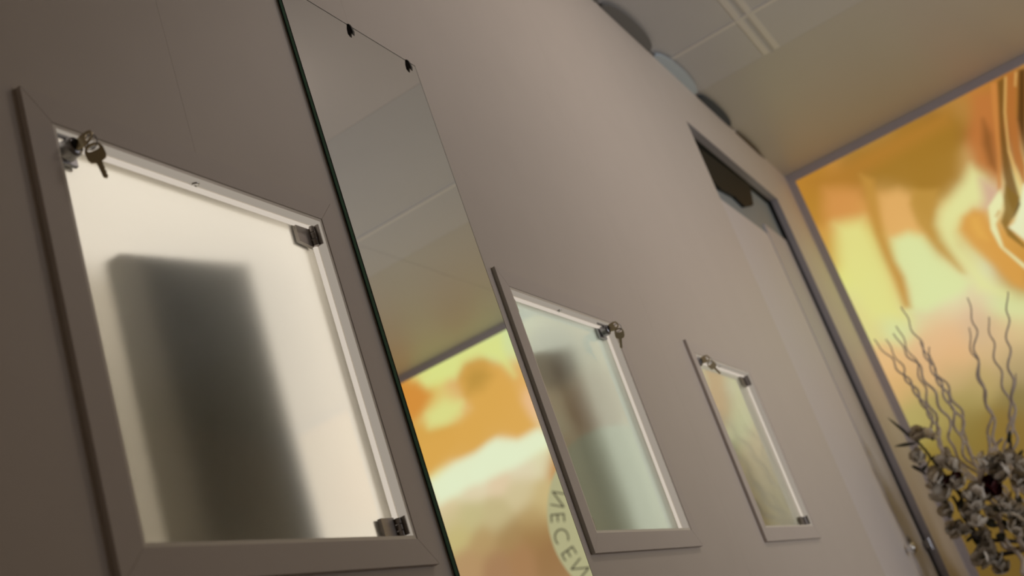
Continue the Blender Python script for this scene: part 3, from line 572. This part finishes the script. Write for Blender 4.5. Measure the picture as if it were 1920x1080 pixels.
for px, X in TW: twig(px, X)
for px, X in (([(1852, 815), (1853, 850), (1840, 900), (1850, 960)], 6.3), ([(1880, 822), (1862, 840), (1850, 870), (1858, 930)], 6.25),
              ([(1899, 880), (1906, 930), (1918, 970), (1910, 1020)], 6.2), ([(1878, 985), (1890, 1015), (1912, 1050), (1925, 1075)], 6.2),
              ([(1842, 885), (1846, 930), (1870, 955), (1895, 985)], 6.3), ([(1862, 960), (1880, 990), (1886, 1030)], 6.25)):
    twig(px, X, 0.012, 0.010, wave=0.3)
def stem(px, X, r=0.009):
    P = smooth_path([at(a, b, X=X) for a, b in px] + [BASE + Vector((-.03, 0.02, 0.02))], 6)
    P = [p + Vector((random.uniform(-1, 1), random.uniform(-1, 1), random.uniform(-1, 1))) * 0.003 for p in P]
    bm = bmesh.new(); tube(bm, P, [r * (0.6 + 0.5 * i / len(P)) for i in range(len(P))], 7); link('magnolia_stem', bm, M['bark'], arr, True)
stem([(1709, 813), (1724, 831), (1745, 858), (1768, 887), (1798, 926), (1828, 968)], 6.25)
stem([(1747, 858), (1733, 879), (1728, 884)], 6.25, 0.006)
stem([(1893, 808), (1896, 845), (1906, 868), (1916, 900)], 6.3)
stem([(1918, 845), (1905, 858), (1896, 850)], 6.3)
stem([(1786, 930), (1802, 960), (1830, 1000), (1860, 1040)], 6.3, 0.012)
stem([(1800, 960), (1816, 985), (1842, 1010)], 6.2, 0.010)
def leafshape(a, b, X, wid, m='leaf', name='leaf', lift=0.012):
    p, q = at(*a, X=X), at(*b, X=X - 0.02); d = q - p; s = d.cross(Vector((1, 0.2, 0.1))).normalized() * wid; up = d.cross(s).normalized() * lift
    bm = bmesh.new(); rows = []
    for i in range(7):
        t = i / 6; w_ = math.sin(math.pi * min(1, t * 0.92 + 0.06)) ** 0.8; c = p + d * t + up * math.sin(math.pi * t)
        rows.append([bm.verts.new(c - s * w_ + up * 0.5), bm.verts.new(c), bm.verts.new(c + s * w_ + up * 0.5)])
    for A, B in zip(rows, rows[1:]):
        for k in (0, 1): bm.faces.new((A[k], A[k + 1], B[k + 1], B[k]))
    bmesh.ops.solidify(bm, geom=bm.faces[:], thickness=0.0015)
    return link(name, bm, M[m], arr, True)
for a, b, wd in (((1721, 831), (1664, 783), 0.010), ((1718, 831), (1677, 837), 0.012), ((1716, 826), (1703, 806), 0.010), ((1747, 862), (1752, 852), 0.01), ((1735, 874), (1728, 886), 0.012),
                 ((1790, 895), (1770, 903), 0.012), ((1890, 830), (1893, 806), 0.014), ((1905, 858), (1919, 844), 0.012), ((1838, 870), (1845, 885), 0.016), ((1858, 890), (1866, 897), 0.016),
                 ((1900, 862), (1905, 880), 0.014), ((1862, 950), (1880, 962), 0.018), ((1802, 935), (1797, 960), 0.02), ((1880, 975), (1888, 990), 0.016), ((1822, 1000), (1840, 1030), 0.02),
                 ((1812, 1015), (1826, 1000), 0.012), ((1905, 930), (1916, 945), 0.02), ((1870, 1010), (1886, 1000), 0.03), ((1850, 975), (1868, 990), 0.03), ((1784, 960), (1778, 975), 0.012)):
    leafshape(a, b, 6.22 + random.uniform(-.05, .05), wd * 0.75)
for i in range(9):                                       # dry feathery grass by the jamb, golden grass at the right
    a = (1800 + i * 2, 985 + i * 2); leafshape(a, (1772 + i * 5, 975 + (i % 4) * 12), 6.3 + 0.01 * i, 0.004, 'twig', 'grass_blade')
for a, b in (((1893, 950), (1886, 928)), ((1889, 938), (1897, 918)), ((1880, 932), (1872, 920)), ((1915, 1016), (1898, 1005)), ((1918, 1002), (1905, 995)), ((1912, 1025), (1898, 1030)), ((1835, 905), (1845, 880)), ((1868, 925), (1874, 905))):
    leafshape(a, b, 6.28, 0.006, 'gold', 'grass_blade')
def petal_mesh(l, w_, cup):
    bm = bmesh.new(); N, K = 6, 4; g = []
    for i in range(N + 1):
        t = i / N; hw = w_ * (math.sin(math.pi * (0.12 + 0.80 * t)) ** 0.8); row = []
        for k in range(-K // 2, K // 2 + 1):
            s_ = k / (K / 2)
            row.append(bm.verts.new((hw * s_, l * (math.sin(t * 1.35)) * 0.75, l * (1 - math.cos(t * 1.35)) * cup + abs(s_) ** 2 * hw * 0.45)))
        g.append(row)
    for A, B in zip(g, g[1:]):
        for k in range(K): bm.faces.new((A[k], A[k + 1], B[k + 1], B[k]))
    bmesh.ops.solidify(bm, geom=bm.faces[:], thickness=0.0012)
    bmesh.ops.recalc_face_normals(bm, faces=bm.faces)
    me_ = bpy.data.meshes.new('petal'); bm.to_mesh(me_); bm.free()
    for p in me_.polygons: p.use_smooth = True
    return me_
PM = {m: [petal_mesh(0.085, 0.034, 0.75), petal_mesh(0.075, 0.030, 1.15)] for m in ('petal', 'petal2', 'red')}
for m, ms in PM.items():
    for q in ms: q.materials.append(M[m])
def flower(px, py, size, m='petal', face=None, npet=7):
    X = 6.18 + random.uniform(-.04, .05); c = at(px, py, X=X)
    d = Vector(face) if face else Vector((random.uniform(-1, -0.2), random.uniform(-0.9, 0.6), random.uniform(-0.2, 0.9)))
    q = d.to_track_quat('Z', 'Y')
    bm = bmesh.new(); lathe(bm, [(0.004, -0.012), (0.009, -0.004), (0.010, 0.006), (0.006, 0.020), (0.002, 0.024)], c, d, 10)
    heart = link('flower', bm, M['leaf'], arr, True)
    s = size * 0.00287 / 0.085 * 0.95
    for k in range(npet):
        o = bpy.data.objects.new('petal', PM[m][0 if k < 4 else 1]); COL.objects.link(o); o.parent = heart
        rot = q.to_matrix().to_4x4() @ Matrix.Rotation(2 * math.pi * k / 4 + (0.6 if k >= 4 else 0) + random.uniform(-.25, .25), 4, 'Z') @ Matrix.Rotation((0.10 if k < 4 else 0.45) + random.uniform(-.15, .2), 4, 'X')
        sc = s * random.uniform(0.85, 1.15)
        o.matrix_basis = Matrix.Translation(c) @ rot @ Matrix.Diagonal((sc, sc, sc, 1))
FL = [(1727, 817, 26, 'petal2'), (1748, 822, 22, 'petal'), (1730, 856, 24, 'petal2'), (1724, 868, 20, 'petal2'), (1744, 893, 26, 'petal2'), (1752, 905, 26, 'petal'), (1762, 915, 24, 'petal2'),
      (1772, 940, 34, 'petal2'), (1784, 952, 24, 'petal2'), (1782, 870, 30, 'petal2'), (1790, 882, 26, 'petal2'), (1802, 911, 26, 'petal'), (1833, 935, 38, 'petal'), (1826, 955, 26, 'petal2'),
      (1838, 868, 24, 'petal'), (1846, 876, 24, 'petal2'), (1872, 862, 28, 'petal'), (1890, 880, 32, 'petal2'), (1898, 866, 24, 'petal2'), (1812, 968, 30, 'petal2'), (1836, 988, 26, 'petal'),
      (1855, 998, 26, 'petal'), (1793, 990, 26, 'petal2'), (1805, 1000, 24, 'petal2'), (1880, 950, 28, 'petal2'), (1896, 962, 26, 'petal'), (1866, 1034, 34, 'petal2'), (1848, 1046, 26, 'petal2'),
      (1868, 1058, 30, 'petal2'), (1884, 1066, 28, 'petal2'), (1912, 880, 26, 'petal2'), (1916, 905, 26, 'petal2'), (1912, 970, 26, 'petal2'), (1777, 905, 20, 'red'), (1858, 915, 26, 'red'), (1866, 926, 24, 'red'),
      (1788, 896, 16, 'red'), (1808, 928, 18, 'petal2'), (1850, 962, 22, 'petal2'), (1900, 995, 26, 'petal2')]
for px, py, sz, m in FL: flower(px, py, sz, m)
